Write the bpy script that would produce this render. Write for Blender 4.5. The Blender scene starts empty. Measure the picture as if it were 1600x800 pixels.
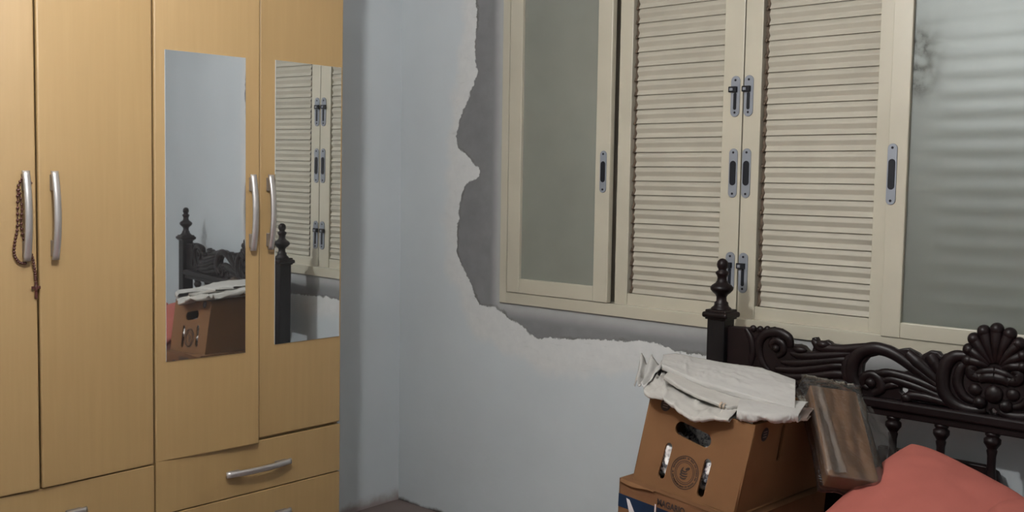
import bpy, bmesh, math, random
import numpy as np
from mathutils import Vector, Matrix, noise as mnoise

# ------------------------------------------------------------------ camera, light, exposure
sc = bpy.context.scene
COL = sc.collection
CAM_M = ((0.7434410036, 0.6686182378, 0.0156565058), (0.0609873646, -0.0444628290, -0.9971477314), (-0.6660150265, 0.7422753592, -0.0738327545))
CAM_P = Vector((3.638915920, -3.258940184, 1.55))
cam_data = bpy.data.cameras.new('camera')
cam_data.sensor_width = 36.0
cam_data.lens = 1598.03 * 36.0 / 1600.0
cam_data.clip_start = 0.05
cam = bpy.data.objects.new('camera', cam_data)
COL.objects.link(cam)
rt, dn, fw = (Vector(r) for r in CAM_M)
m = Matrix((rt, -dn, -fw)).transposed().to_4x4()
m.translation = CAM_P
cam.matrix_world = m
sc.camera = cam

sc.view_settings.view_transform = 'Standard'
sc.view_settings.look = 'None'
sc.view_settings.gamma = 1.0
sc.view_settings.use_curve_mapping = False
sc.view_settings.exposure = 0.0

world = bpy.data.worlds.new('night')
sc.world = world
world.use_nodes = True
world.node_tree.nodes['Background'].inputs[0].default_value = (0.02, 0.025, 0.035, 1)
world.node_tree.nodes['Background'].inputs[1].default_value = 0.3

LAMP_POS = (2.08, -2.33, 2.44)
LAMP_STRENGTH = 1650.0
DIM_LOW, DIM_HIGH, DIM_MIN = -1.0, 0.2, 0.10
LAMP_COLOR = (1.0, 0.985, 0.965)

# ------------------------------------------------------------------ room measures
ROOM_X, ROOM_Y, ROOM_Z = 4.9, -4.7, 2.8
WIN = (0.672, 2.928, 1.035, 2.425)        # hole in the back wall x0,x1,z0,z1
HB = -0.18                                 # headboard plane

# ------------------------------------------------------------------ helpers
def tag(o, label=None, cat=None, group=None, kind=None):
    if label: o['label'] = label
    if cat: o['category'] = cat
    if group: o['group'] = group
    if kind: o['kind'] = kind
    return o

def empty(name, loc, rot=(0, 0, 0), parent=None):
    o = bpy.data.objects.new(name, None)
    COL.objects.link(o)
    o.empty_display_size = 0.05
    o.location = loc
    o.rotation_euler = rot
    if parent: o.parent = parent
    return o

def link(name, me, mat, parent=None, smooth=False):
    o = bpy.data.objects.new(name, me)
    COL.objects.link(o)
    if mat is not None:
        for mm in (mat if isinstance(mat, (list, tuple)) else [mat]):
            me.materials.append(mm)
    if smooth:
        for p in me.polygons: p.use_smooth = True
    if parent: o.parent = parent
    return o

def catmull(pts, n, closed=False):
    pts = [Vector(p) for p in pts]
    k = len(pts)
    out = []
    segs = k if closed else k - 1
    for i in range(n):
        f = i / (n if closed else n - 1) * segs
        j = min(int(f), segs - 1)
        t = f - j
        if closed:
            a, b, c, d = (pts[(j + q) % k] for q in (-1, 0, 1, 2))
        else:
            a, b, c, d = pts[max(j - 1, 0)], pts[j], pts[j + 1], pts[min(j + 2, k - 1)]
        out.append(0.5 * ((2 * b) + (c - a) * t + (2 * a - 5 * b + 4 * c - d) * t * t + (3 * b - a - 3 * c + d) * t ** 3))
    return out

def lerps(vals, n):
    out = []
    for i in range(n):
        f = i / (n - 1) * (len(vals) - 1)
        j = min(int(f), len(vals) - 2)
        out.append(vals[j] + (vals[j + 1] - vals[j]) * (f - j))
    return out

class MB:
    def __init__(self):
        self.bm = bmesh.new()
    def box(self, x0, x1, y0, y1, z0, z1, bevel=0.0, seg=2, mi=0):
        b = bmesh.new()
        bmesh.ops.create_cube(b, size=1.0)
        bmesh.ops.scale(b, vec=(x1 - x0, y1 - y0, z1 - z0), verts=b.verts)
        bmesh.ops.translate(b, vec=((x0 + x1) / 2, (y0 + y1) / 2, (z0 + z1) / 2), verts=b.verts)
        if bevel > 0:
            bmesh.ops.bevel(b, geom=list(b.edges), offset=bevel, segments=seg, affect='EDGES', profile=0.5)
        for f in b.faces: f.material_index = mi
        self.absorb(b)
        return self
    def absorb(self, b, mat=None):
        me = bpy.data.meshes.new('tmp')
        if mat is not None: b.transform(mat)
        b.to_mesh(me); b.free()
        self.bm.from_mesh(me)
        bpy.data.meshes.remove(me)
    def add_mesh(self, me, fn=None, mi=None):
        b = bmesh.new()
        b.from_mesh(me)
        if fn:
            for v in b.verts: v.co = Vector(fn(v.co))
        if mi is not None:
            for f in b.faces: f.material_index = mi
        self.absorb(b)
        return self
    def grid(self, rows, mi=0, closed=False):
        bm = self.bm
        vs = [[bm.verts.new(p) for p in r] for r in rows]
        for i in range(len(vs) - 1):
            w = len(vs[i])
            for j in range(w if closed else w - 1):
                j2 = (j + 1) % w
                f = bm.faces.new((vs[i][j], vs[i][j2], vs[i + 1][j2], vs[i + 1][j]))
                f.material_index = mi
        return vs
    def sweep(self, pts, rad, ky=1.0, n=None, seg=10, flat_axis=None, mi=0):
        """tube through pts; rad list of radii; the axis given by flat_axis is scaled by ky"""
        n = n or max(12, len(pts) * 5)
        P = catmull(pts, n)
        R = lerps(rad, n) if len(rad) > 1 else [rad[0]] * n
        fa = Vector(flat_axis) if flat_axis else None
        rows = []
        for i, p in enumerate(P):
            t = (P[min(i + 1, n - 1)] - P[max(i - 1, 0)])
            if t.length < 1e-9: t = Vector((0, 0, 1))
            t.normalize()
            ref = fa if fa else (Vector((0, 0, 1)) if abs(t.z) < 0.9 else Vector((0, 1, 0)))
            a = ref - t * ref.dot(t)
            if a.length < 1e-6: a = t.orthogonal()
            a.normalize()
            b = t.cross(a)
            r = max(R[i], 1e-4)
            rows.append([p + a * (math.cos(q) * r * ky) + b * (math.sin(q) * r) for q in (2 * math.pi * k / seg for k in range(seg))])
        vs = self.grid(rows, mi=mi, closed=True)
        for r, rev in ((vs[0], True), (vs[-1], False)):
            try:
                f = self.bm.faces.new(list(reversed(r)) if rev else r)
                f.material_index = mi
            except ValueError: pass
        return self
    def lathe(self, prof, c=(0, 0, 0), seg=20, mi=0):
        rows = [[(c[0] + r * math.cos(2 * math.pi * k / seg), c[1] + r * math.sin(2 * math.pi * k / seg), c[2] + z) for k in range(seg)] for r, z in prof]
        vs = self.grid(rows, mi=mi, closed=True)
        for r in (vs[0], vs[-1]):
            try:
                f = self.bm.faces.new(r); f.material_index = mi
            except ValueError: pass
        return self
    def blob(self, c, r, sx=1, sy=1, sz=1, sub=2, mi=0):
        b = bmesh.new()
        bmesh.ops.create_icosphere(b, subdivisions=sub, radius=r)
        for v in b.verts: v.co = Vector((v.co.x * sx + c[0], v.co.y * sy + c[1], v.co.z * sz + c[2]))
        for f in b.faces: f.material_index = mi
        self.absorb(b)
        return self
    def build(self, name, mat, parent=None, smooth=False, normals=True):
        if normals: bmesh.ops.recalc_face_normals(self.bm, faces=list(self.bm.faces))
        me = bpy.data.meshes.new(name)
        self.bm.to_mesh(me); self.bm.free()
        return link(name, me, mat, parent, smooth)

def plate(outline, holes=(), depth=0.01, bevel=0.0, res=2):
    """2-D outline with holes -> extruded mesh, x,y in plane, z in [-depth/2, depth/2]"""
    cu = bpy.data.curves.new('tmp', 'CURVE')
    cu.dimensions = '2D'
    cu.fill_mode = 'BOTH'
    cu.extrude = max(depth / 2 - bevel, 0.0)
    cu.bevel_depth = bevel
    cu.bevel_resolution = res
    cu.offset = -bevel
    for ring in [outline] + list(holes):
        s = cu.splines.new('POLY')
        s.points.add(len(ring) - 1)
        for q, p in zip(s.points, ring): q.co = (p[0], p[1], 0, 1)
        s.use_cyclic_u = True
    o = bpy.data.objects.new('tmp', cu)
    COL.objects.link(o)
    me = bpy.data.meshes.new_from_object(o)
    bpy.data.objects.remove(o)
    bpy.data.curves.remove(cu)
    return me

def text_mesh(s, size):
    cu = bpy.data.curves.new('tmp', 'FONT')
    cu.offset = size * 0.03
    cu.body = s; cu.size = size; cu.align_x = 'CENTER'; cu.align_y = 'CENTER'
    o = bpy.data.objects.new('tmp', cu)
    COL.objects.link(o)
    me = bpy.data.meshes.new_from_object(o)
    bpy.data.objects.remove(o)
    bpy.data.curves.remove(cu)
    return me

def stadium(cx, cy, L, W, ang=0.0, n=10):
    pts = []
    h = L / 2 - W / 2
    for k in range(n + 1):
        a = -math.pi / 2 + math.pi * k / n
        pts.append((h + W / 2 * math.cos(a), W / 2 * math.sin(a)))
    for k in range(n + 1):
        a = math.pi / 2 + math.pi * k / n
        pts.append((-h + W / 2 * math.cos(a), W / 2 * math.sin(a)))
    c, s = math.cos(ang), math.sin(ang)
    return [(cx + x * c - y * s, cy + x * s + y * c) for x, y in pts]

def rect(x0, x1, y0, y1): return [(x0, y0), (x1, y0), (x1, y1), (x0, y1)]
def circle(cx, cy, r, n=28): return [(cx + r * math.cos(2 * math.pi * k / n), cy + r * math.sin(2 * math.pi * k / n)) for k in range(n)]

def fbm(p, f=1.0, o=4):
    return mnoise.fractal(Vector(p) * f, 0.6, 2.1, o)

# ------------------------------------------------------------------ materials
class NT:
    def __init__(self, name):
        self.mat = bpy.data.materials.new(name)
        self.mat.use_nodes = True
        self.t = self.mat.node_tree
        self.b = self.t.nodes['Principled BSDF']
        self.out = self.t.nodes['Material Output']
    def n(self, typ, **kw):
        nd = self.t.nodes.new(typ)
        for k, v in kw.items(): setattr(nd, k, v)
        return nd
    def l(self, a, b): self.t.links.new(a, b)
    def coord(self, scale=(1, 1, 1), which='Object'):
        tc = self.n('ShaderNodeTexCoord'); mp = self.n('ShaderNodeMapping')
        mp.inputs['Scale'].default_value = scale
        self.l(tc.outputs[which], mp.inputs[0])
        return mp.outputs[0]
    def noise(self, vec, scale, detail=4, rough=0.55):
        nd = self.n('ShaderNodeTexNoise')
        nd.inputs['Scale'].default_value = scale; nd.inputs['Detail'].default_value = detail; nd.inputs['Roughness'].default_value = rough
        if vec is not None: self.l(vec, nd.inputs['Vector'])
        return nd.outputs['Fac']
    def ramp(self, fac, stops):
        nd = self.n('ShaderNodeValToRGB')
        e = nd.color_ramp.elements
        while len(e) < len(stops): e.new(0.5)
        for q, (p, c) in zip(e, stops):
            q.position = p; q.color = c if len(c) == 4 else (*c, 1)
        self.l(fac, nd.inputs[0])
        return nd.outputs[0]
    def math(self, op, a, b=None, c=None, clamp=False):
        nd = self.n('ShaderNodeMath', operation=op, use_clamp=clamp)
        for i, v in enumerate((a, b, c)):
            if v is None: continue
            if isinstance(v, (int, float)): nd.inputs[i].default_value = v
            else: self.l(v, nd.inputs[i])
        return nd.outputs[0]
    def step(self, v, lo, hi):
        nd = self.n('ShaderNodeMapRange', interpolation_type='SMOOTHSTEP')
        nd.inputs['From Min'].default_value = lo; nd.inputs['From Max'].default_value = hi
        self.l(v, nd.inputs['Value'])
        return nd.outputs['Result']
    def mix(self, fac, a, b, blend='MIX'):
        nd = self.n('ShaderNodeMix', data_type='RGBA', blend_type=blend)
        for sock, v in ((nd.inputs[0], fac), (nd.inputs[6], a), (nd.inputs[7], b)):
            if isinstance(v, (int, float)): sock.default_value = v
            elif isinstance(v, tuple): sock.default_value = v if len(v) == 4 else (*v, 1)
            else: self.l(v, sock)
        return nd.outputs[2]
    def bump(self, h, strength=0.2, dist=0.01):
        nd = self.n('ShaderNodeBump')
        nd.inputs['Strength'].default_value = strength; nd.inputs['Distance'].default_value = dist
        self.l(h, nd.inputs['Height']); self.l(nd.outputs[0], self.b.inputs['Normal'])
    def attr(self, name):
        nd = self.n('ShaderNodeAttribute', attribute_name=name)
        return nd.outputs['Fac']
    def set(self, color=None, rough=None, metal=None, spec=None, coat=None):
        b = self.b
        if color is not None:
            if isinstance(color, tuple): b.inputs['Base Color'].default_value = (*color, 1)
            else: self.l(color, b.inputs['Base Color'])
        if rough is not None:
            if isinstance(rough, (int, float)): b.inputs['Roughness'].default_value = rough
            else: self.l(rough, b.inputs['Roughness'])
        if metal is not None: b.inputs['Metallic'].default_value = metal
        if spec is not None: b.inputs['Specular IOR Level'].default_value = spec
        if coat is not None: b.inputs['Coat Weight'].default_value = coat; b.inputs['Coat Roughness'].default_value = 0.2
        return self

def simple(name, color, rough=0.5, metal=0.0, var=0.12, scale=8, stretch=(1, 1, 1), bump=0.0, bscale=120, spec=0.5, coat=None):
    N = NT(name)
    v = N.coord(stretch)
    f = N.noise(v, scale)
    lo = tuple(c * (1 - var) for c in color); hi = tuple(min(c * (1 + var), 1) for c in color)
    N.set(N.ramp(f, [(0.3, lo), (0.7, hi)]), rough, metal, spec, coat)
    if bump: N.bump(N.noise(v, bscale, 3), bump, 0.004)
    return N.mat

WALL = (0.525, 0.570, 0.595)
def speckle(N, v, scale, thr):
    vo = N.n('ShaderNodeTexVoronoi'); vo.inputs['Scale'].default_value = scale
    N.l(v, vo.inputs['Vector'])
    sep = N.n('ShaderNodeSeparateColor'); N.l(vo.outputs['Color'], sep.inputs[0])
    near = N.step(vo.outputs['Distance'], 0.030, 0.012)
    pick = N.math('GREATER_THAN', sep.outputs[0], thr)
    return N.math('MULTIPLY', near, pick)

def wall_paint(name, dirty=False):
    N = NT(name)
    v = N.coord()
    f = N.noise(v, 1.6, 5)
    c = N.ramp(f, [(0.3, tuple(q * 0.94 for q in WALL)), (0.7, tuple(q * 1.04 for q in WALL))])
    c = N.mix(speckle(N, v, 4.0, 0.72), c, (0.08, 0.08, 0.08))
    if dirty:
        sx = N.n('ShaderNodeSeparateXYZ'); N.l(v, sx.inputs[0])
        z = N.math('ADD', sx.outputs[2], N.math('MULTIPLY', N.noise(v, 9, 5), 0.10))
        c = N.mix(N.step(z, 0.115, 0.055), c, (0.30, 0.26, 0.25))
    N.set(c, 0.6, spec=0.25)
    N.bump(N.noise(v, 30, 5), 0.12, 0.004)
    return N.mat

def wall_plaster():
    """blue-grey paint, a broken-out band of bare grey mortar round the window and a pale filler band along its edge"""
    N = NT('plaster_wall')
    v = N.coord()
    sd, sp, sw = N.attr('mortar'), N.attr('filler'), N.attr('window')
    n1 = N.noise(v, 1.6, 5); n2 = N.noise(v, 22, 6, 0.65); n3 = N.noise(v, 7, 5, 0.6); n4 = N.noise(v, 70, 4, 0.7)
    paint = N.ramp(n1, [(0.3, tuple(q * 0.94 for q in WALL)), (0.7, tuple(q * 1.04 for q in WALL))])
    paint = N.mix(speckle(N, v, 4.0, 0.66), paint, (0.08, 0.08, 0.08))
    fill_c = N.ramp(n2, [(0.25, (0.54, 0.55, 0.545)), (0.75, (0.635, 0.64, 0.625))])
    spn = N.math('ADD', sp, N.math('MULTIPLY_ADD', n3, 0.14, -0.07))
    fm = N.math('MULTIPLY', N.step(spn, 0.015, -0.05), 0.8)
    c = N.mix(fm, paint, fill_c)
    # grey smear scratches in the filler
    scratch = N.noise(N.coord((7, 7, 40)), 1.3, 6, 0.7)
    c = N.mix(N.math('MULTIPLY', N.math('MULTIPLY', N.step(scratch, 0.56, 0.72), fm), 0.35), c, (0.30, 0.31, 0.30))
    d = N.math('ADD', sd, N.math('ADD', N.math('MULTIPLY_ADD', n2, 0.042, -0.021), N.math('MULTIPLY_ADD', n4, 0.012, -0.006)))
    inside = N.step(d, 0.0025, -0.0025)
    mortar = N.ramp(n3, [(0.25, (0.150, 0.153, 0.156)), (0.75, (0.215, 0.219, 0.225))])
    pale = N.step(N.math('ADD', sw, N.math('MULTIPLY_ADD', n3, 0.05, -0.025)), 0.075, 0.012)
    mortar = N.mix(N.math('MULTIPLY', pale, 0.75), mortar, (0.40, 0.41, 0.405))
    c = N.mix(inside, c, mortar)
    rim_shade = N.math('MULTIPLY', N.step(d, -0.013, -0.002), N.step(d, 0.0045, 0.001))
    c = N.mix(N.math('MULTIPLY', rim_shade, N.step(n3, 0.40, 0.60)), c, (0.135, 0.135, 0.13))  # shade of the broken plaster edge, painted as a thin dark line
    sx = N.n('ShaderNodeSeparateXYZ'); N.l(v, sx.inputs[0])
    z = N.math('ADD', sx.outputs[2], N.math('MULTIPLY', N.noise(v, 9, 5), 0.06))
    c = N.mix(N.step(z, 0.05, 0.025), c, (0.06, 0.045, 0.04))
    N.set(c, 0.75, spec=0.2)
    h = N.math('ADD', N.math('MULTIPLY', inside, -1.0), N.math('ADD', N.math('MULTIPLY', n2, 0.45), N.math('MULTIPLY', N.noise(v, 30, 5), 0.15)))
    N.bump(h, 0.35, 0.006)
    return N.mat

def maple(name='maple_laminate'):
    N = NT(name)
    v = N.coord((1, 1, 0.045))
    f = N.noise(v, 60, 5, 0.6); g = N.noise(N.coord((1, 1, 0.10)), 9, 3)
    c = N.ramp(f, [(0.25, (0.320, 0.206, 0.080)), (0.5, (0.338, 0.219, 0.087)), (0.8, (0.360, 0.237, 0.098))])
    c = N.mix(N.math('MULTIPLY', N.step(g, 0.35, 0.7), 0.30), c, (0.300, 0.190, 0.073))
    N.set(c, 0.50, spec=0.5, coat=1.0)
    N.b.inputs['Coat Roughness'].default_value = 0.55
    N.b.inputs['Coat IOR'].default_value = 1.55
    return N.mat

def mirror_mat():
    N = NT('dusty_mirror')
    N.set((0.80, 0.83, 0.84), 0.015, 1.0)
    v = N.coord()
    dust = N.step(N.noise(v, 160, 5, 0.75), 0.60, 0.80)
    patch = N.step(N.noise(v, 7, 3), 0.35, 0.65)
    df = N.n('ShaderNodeBsdfDiffuse'); df.inputs[0].default_value = (0.55, 0.56, 0.58, 1)
    mx = N.n('ShaderNodeMixShader')
    N.l(N.math('MULTIPLY_ADD', N.math('MULTIPLY', dust, patch), 0.20, 0.03), mx.inputs[0])
    N.l(N.b.outputs[0], mx.inputs[1]); N.l(df.outputs[0], mx.inputs[2]); N.l(mx.outputs[0], N.out.inputs[0])
    return N.mat

def frosted(name, clear, stain=False, tint=(0.215, 0.225, 0.195)):
    N = NT(name)
    v = N.coord()
    c = N.ramp(N.noise(v, 3, 4), [(0.3, tuple(q * 0.92 for q in tint)), (0.7, tuple(q * 1.08 for q in tint))])
    rough = 0.40
    fac = clear
    if stain:
        # shallow horizontal flutes in the glass, fading out near the stile
        sz = N.n('ShaderNodeSeparateXYZ'); N.l(v, sz.inputs[0])
        wv = N.math('SINE', N.math('MULTIPLY', sz.outputs[2], 2 * math.pi / 0.0590))
        wv = N.math('MULTIPLY', wv, N.step(N.math('ADD', sz.outputs[0], N.math('MULTIPLY', N.noise(v, 9, 3), 0.08)), 0.05, 0.20))
        N.bump(N.math('ADD', wv, N.math('MULTIPLY', N.noise(v, 60, 4), 0.30)), 1.0, 0.00042)
        sx = N.n('ShaderNodeSeparateXYZ'); N.l(v, sx.inputs[0])
        near = N.step(N.math('ADD', sx.outputs[0], N.math('MULTIPLY', N.noise(v, 14, 5), 0.10)), 0.17, 0.06)
        hgt = N.math('MULTIPLY', N.step(sx.outputs[2], 1.78, 1.88), N.step(sx.outputs[2], 2.10, 1.98))
        blot = N.step(N.noise(v, 22, 6, 0.7), 0.34, 0.62)
        m2 = N.math('MULTIPLY', N.math('MULTIPLY', near, hgt), blot)
        c = N.mix(N.math('MULTIPLY', m2, 0.85), c, (0.06, 0.062, 0.06))
        fac = N.math('MULTIPLY_ADD', m2, -clear * 0.7, clear)
        rough = N.math('MULTIPLY_ADD', m2, 0.30, 0.44)
        N.l(N.math('MULTIPLY_ADD', m2, -0.85, 1.0), N.b.inputs['Specular IOR Level'])
    N.set(c, rough, spec=None if stain else 0.8)
    N.b.inputs['IOR'].default_value = 1.72 if stain else 1.45
    if stain: N.b.inputs['Specular Tint'].default_value = (0.90, 0.97, 1.0, 1)
    tr = N.n('ShaderNodeBsdfTransparent'); tr.inputs[0].default_value = (0.80, 0.84, 0.80, 1)
    mx = N.n('ShaderNodeMixShader')
    if isinstance(fac, float): mx.inputs[0].default_value = fac
    else: N.l(fac, mx.inputs[0])
    N.l(N.b.outputs[0], mx.inputs[1]); N.l(tr.outputs[0], mx.inputs[2]); N.l(mx.outputs[0], N.out.inputs[0])
    return N.mat

def plastic_film(name='clear_plastic_film', haze=0.035):
    N = NT(name)
    tr = N.n('ShaderNodeBsdfTransparent'); tr.inputs[0].default_value = (0.93, 0.92, 0.90, 1)
    gl = N.n('ShaderNodeBsdfGlossy'); gl.inputs['Roughness'].default_value = 0.09; gl.inputs['Color'].default_value = (0.9, 0.9, 0.9, 1)
    df = N.n('ShaderNodeBsdfDiffuse'); df.inputs[0].default_value = (0.55, 0.53, 0.50, 1)
    fr = N.n('ShaderNodeFresnel'); fr.inputs['IOR'].default_value = 1.45
    m1 = N.n('ShaderNodeMixShader'); m2 = N.n('ShaderNodeMixShader')
    v = N.coord()
    bp = N.n('ShaderNodeBump'); bp.inputs['Strength'].default_value = 0.5; bp.inputs['Distance'].default_value = 0.01
    N.l(N.noise(v, 38, 4), bp.inputs['Height'])
    N.l(bp.outputs[0], gl.inputs['Normal']); N.l(bp.outputs[0], fr.inputs['Normal'])
    m1.inputs[0].default_value = haze
    N.l(tr.outputs[0], m1.inputs[1]); N.l(df.outputs[0], m1.inputs[2])
    N.l(N.math('MULTIPLY_ADD', fr.outputs[0], 0.9, 0.015, clamp=True), m2.inputs[0])
    N.l(m1.outputs[0], m2.inputs[1]); N.l(gl.outputs[0], m2.inputs[2]); N.l(m2.outputs[0], N.out.inputs[0])
    return N.mat

def emission(name, col, s):
    # glow ramped by surface normal: an added falloff dimming the light sent downwards
    N = NT(name)
    g = N.n('ShaderNodeNewGeometry'); sx = N.n('ShaderNodeSeparateXYZ'); N.l(g.outputs['Normal'], sx.inputs[0])
    st = N.math('MULTIPLY', N.step(sx.outputs[2], DIM_LOW, DIM_HIGH), s)
    N.l(N.math('ADD', st, s * DIM_MIN), N.b.inputs['Emission Strength'])
    N.b.inputs['Base Color'].default_value = (*col, 1)
    N.b.inputs['Emission Color'].default_value = (*col, 1)
    return N.mat

def tile_floor():
    N = NT('old_floor_tiles')
    v = N.coord((1 / 0.33, 1 / 0.33, 1))
    br = N.n('ShaderNodeTexBrick'); br.offset = 0.0
    br.inputs['Scale'].default_value = 1.0; br.inputs['Mortar Size'].default_value = 0.012
    br.inputs['Brick Width'].default_value = 1.0; br.inputs['Row Height'].default_value = 1.0
    br.inputs['Color1'].default_value = (0.15, 0.115, 0.105, 1); br.inputs['Color2'].default_value = (0.17, 0.13, 0.118, 1); br.inputs['Mortar'].default_value = (0.09, 0.06, 0.055, 1)
    N.l(v, br.inputs['Vector'])
    N.set(N.mix(N.step(N.noise(N.coord(), 12, 5), 0.3, 0.8), br.outputs['Color'], (0.17, 0.13, 0.12)), 0.45)
    return N.mat

M = {
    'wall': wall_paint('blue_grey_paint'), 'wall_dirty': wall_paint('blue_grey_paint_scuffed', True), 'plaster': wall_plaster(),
    'wall_bounce': simple('pale_bounce_wall', (0.74, 0.76, 0.77), 0.7, var=0.03),  # unseen walls made paler than the others, added bounce to lift the ambient light
    'ceil': simple('ceiling_white', (0.86, 0.86, 0.85), 0.8, var=0.03),
    'floor': tile_floor(),
    'cream': simple('cream_window_paint', (0.430, 0.405, 0.325), 0.31, var=0.05, scale=5),
    'cream_dull': simple('cream_louvre_paint', (0.370, 0.348, 0.286), 0.55, var=0.07, scale=6),
    'gap': simple('dirty_brown_channel', (0.095, 0.066, 0.044), 0.7, var=0.4, scale=60),
    'dark_void': simple('dark_outdoors', (0.02, 0.02, 0.022), 0.9),
    'steel': simple('grey_zinc_plate', (0.21, 0.23, 0.265), 0.45, 0.25, var=0.06),
    'black': simple('black_plastic', (0.007, 0.008, 0.012), 0.55, spec=0.25),
    'maple': maple(), 'maple_in': simple('maple_carcass', (0.46, 0.30, 0.15), 0.5, var=0.05),
    'alu': simple('brushed_aluminium', (0.56, 0.54, 0.53), 0.34, 0.85, var=0.05),
    'alu_foot': simple('dull_handle_foot', (0.26, 0.235, 0.215), 0.45, 0.5, var=0.05),
    'mirror': mirror_mat(),
    'glass_l': frosted('frosted_glass', 0.10), 'glass_r': frosted('frosted_glass_stained', 0.52, True),
    'wood': simple('dark_jacaranda', (0.0080, 0.0044, 0.0048), 0.38, var=0.45, scale=14, stretch=(0.3, 1, 1), spec=0.22),
    'wood_black': simple('blackened_post', (0.0055, 0.0045, 0.0055), 0.45, var=0.4, scale=14, stretch=(1, 1, 0.3), spec=0.25),
    'card': simple('brown_cardboard', (0.155, 0.080, 0.037), 0.8, var=0.07, scale=9, bump=0.05, spec=0.12),
    'card_dark': simple('brown_cardboard_old', (0.140, 0.071, 0.034), 0.8, var=0.12, scale=9, bump=0.05, spec=0.12),
    'card_in': simple('cardboard_inner', (0.14, 0.078, 0.042), 0.9, var=0.1),
    'card_pack': simple('packing_cardboard', (0.150, 0.078, 0.038), 0.75, var=0.05, scale=7, spec=0.12),
    'ink': simple('brown_black_ink', (0.024, 0.011, 0.006), 0.7),
    'ink_black': simple('black_ink', (0.017, 0.011, 0.010), 0.7),
    'ink_pale': simple('worn_ink', (0.13, 0.10, 0.085), 0.7),
    'blue': simple('navy_print', (0.008, 0.018, 0.042), 0.6, var=0.2, spec=0.12),
    'white_ink': simple('white_print', (0.55, 0.54, 0.55), 0.6),
    'gold': simple('gold_print', (0.34, 0.20, 0.035), 0.6),
    'cloth': simple('off_white_cotton', (0.375, 0.368, 0.350), 0.9, var=0.05, scale=10, bump=0.05, bscale=160, spec=0.1),
    'cloth2': simple('aged_white_cotton', (0.370, 0.358, 0.332), 0.9, var=0.06, scale=10, bump=0.05, bscale=160, spec=0.1),
    'hem': simple('beige_hem', (0.30, 0.235, 0.18), 0.9, var=0.1),
    'pinkish': simple('pale_pink_cotton', (0.33, 0.27, 0.24), 0.9, var=0.06, spec=0.1),
    'salmon': simple('salmon_cotton', (0.300, 0.092, 0.074), 0.9, var=0.05, scale=7, bump=0.04, bscale=160, spec=0.1),
    'sheet': simple('salmon_sheet', (0.30, 0.10, 0.08), 0.9, var=0.05, spec=0.1),
    'film': plastic_film(), 'film_fold': plastic_film('doubled_plastic_film', 0.12),
    'bead': simple('brown_wood_bead', (0.060, 0.018, 0.012), 0.4, var=0.2),
    'lamp': emission('lamp_glow', LAMP_COLOR, LAMP_STRENGTH),
    'socket': simple('white_socket', (0.7, 0.7, 0.68), 0.4),
}
def rubbish():
    N = NT('crumpled_printed_plastic')
    v = N.coord()
    c = N.ramp(N.noise(v, 30, 4, 0.7), [(0.34, (0.012, 0.014, 0.022)), (0.42, (0.20, 0.21, 0.24)), (0.50, (0.80, 0.80, 0.78)), (0.70, (0.85, 0.83, 0.80))])
    N.set(c, 0.35)
    N.bump(N.noise(v, 45, 4), 0.5, 0.01)
    return N.mat
M['rubbish'] = rubbish()

# ------------------------------------------------------------------ room shell
def S(o): return tag(o, kind='structure')

S(MB().box(-0.12, ROOM_X + 0.12, ROOM_Y - 0.12, 0.25, -0.10, 0.0).build('floor', M['floor']))
S(MB().box(-0.12, ROOM_X + 0.12, ROOM_Y - 0.12, 0.25, ROOM_Z, ROOM_Z + 0.1).build('ceiling', M['ceil']))
S(MB().box(-0.12, 0.0, ROOM_Y - 0.12, 0.0, 0.0, ROOM_Z).build('wall_left', M['wall_dirty']))
S(MB().box(ROOM_X, ROOM_X + 0.12, ROOM_Y - 0.12, 0.0, 0.0, ROOM_Z).build('wall_right', M['wall_bounce']))
S(MB().box(0.0, ROOM_X, ROOM_Y - 0.12, ROOM_Y, 0.0, ROOM_Z).build('wall_front', M['wall_bounce']))

MORTAR = [(0.483, 2.332), (0.492, 2.282), (0.493, 2.249), (0.48, 2.183), (0.475, 2.126), (0.482, 2.059), (0.497, 2.016), (0.466, 1.959), (0.449, 1.91), (0.414, 1.869),
          (0.386, 1.802), (0.366, 1.743), (0.381, 1.694), (0.426, 1.666), (0.452, 1.648), (0.486, 1.62), (0.522, 1.598), (0.505, 1.557), (0.435, 1.537), (0.409, 1.481),
          (0.394, 1.416), (0.387, 1.35), (0.384, 1.275), (0.385, 1.219), (0.409, 1.172), (0.442, 1.129), (0.476, 1.085), (0.497, 1.04), (0.529, 0.996), (0.622, 0.996),
          (0.662, 0.983), (0.702, 0.954), (0.776, 0.933), (0.815, 0.906), (0.853, 0.886), (0.96, 0.898), (1.318, 0.931), (1.448, 0.936), (1.561, 0.915), (1.674, 0.92),
          (2.1, 0.905), (2.6, 0.915), (3.0, 0.92), (3.12, 0.96), (3.17, 1.2), (3.14, 1.6), (3.19, 2.0), (3.15, 2.5), (2.9, 2.60), (1.8, 2.58), (0.8, 2.60), (0.52, 2.5)]
FILLER = [(0.394, 2.341), (0.373, 2.175), (0.341, 1.923), (0.303, 1.723), (0.287, 1.404), (0.295, 1.142), (0.376, 1.031), (0.431, 0.92), (0.492, 0.854), (0.687, 0.778),
          (0.906, 0.725), (1.143, 0.74), (1.362, 0.79), (1.7, 0.80), (2.3, 0.78), (3.0, 0.80), (3.22, 0.9), (3.26, 1.4), (3.25, 2.1), (3.24, 2.68), (1.8, 2.70), (0.6, 2.70), (0.42, 2.6)]

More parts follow.
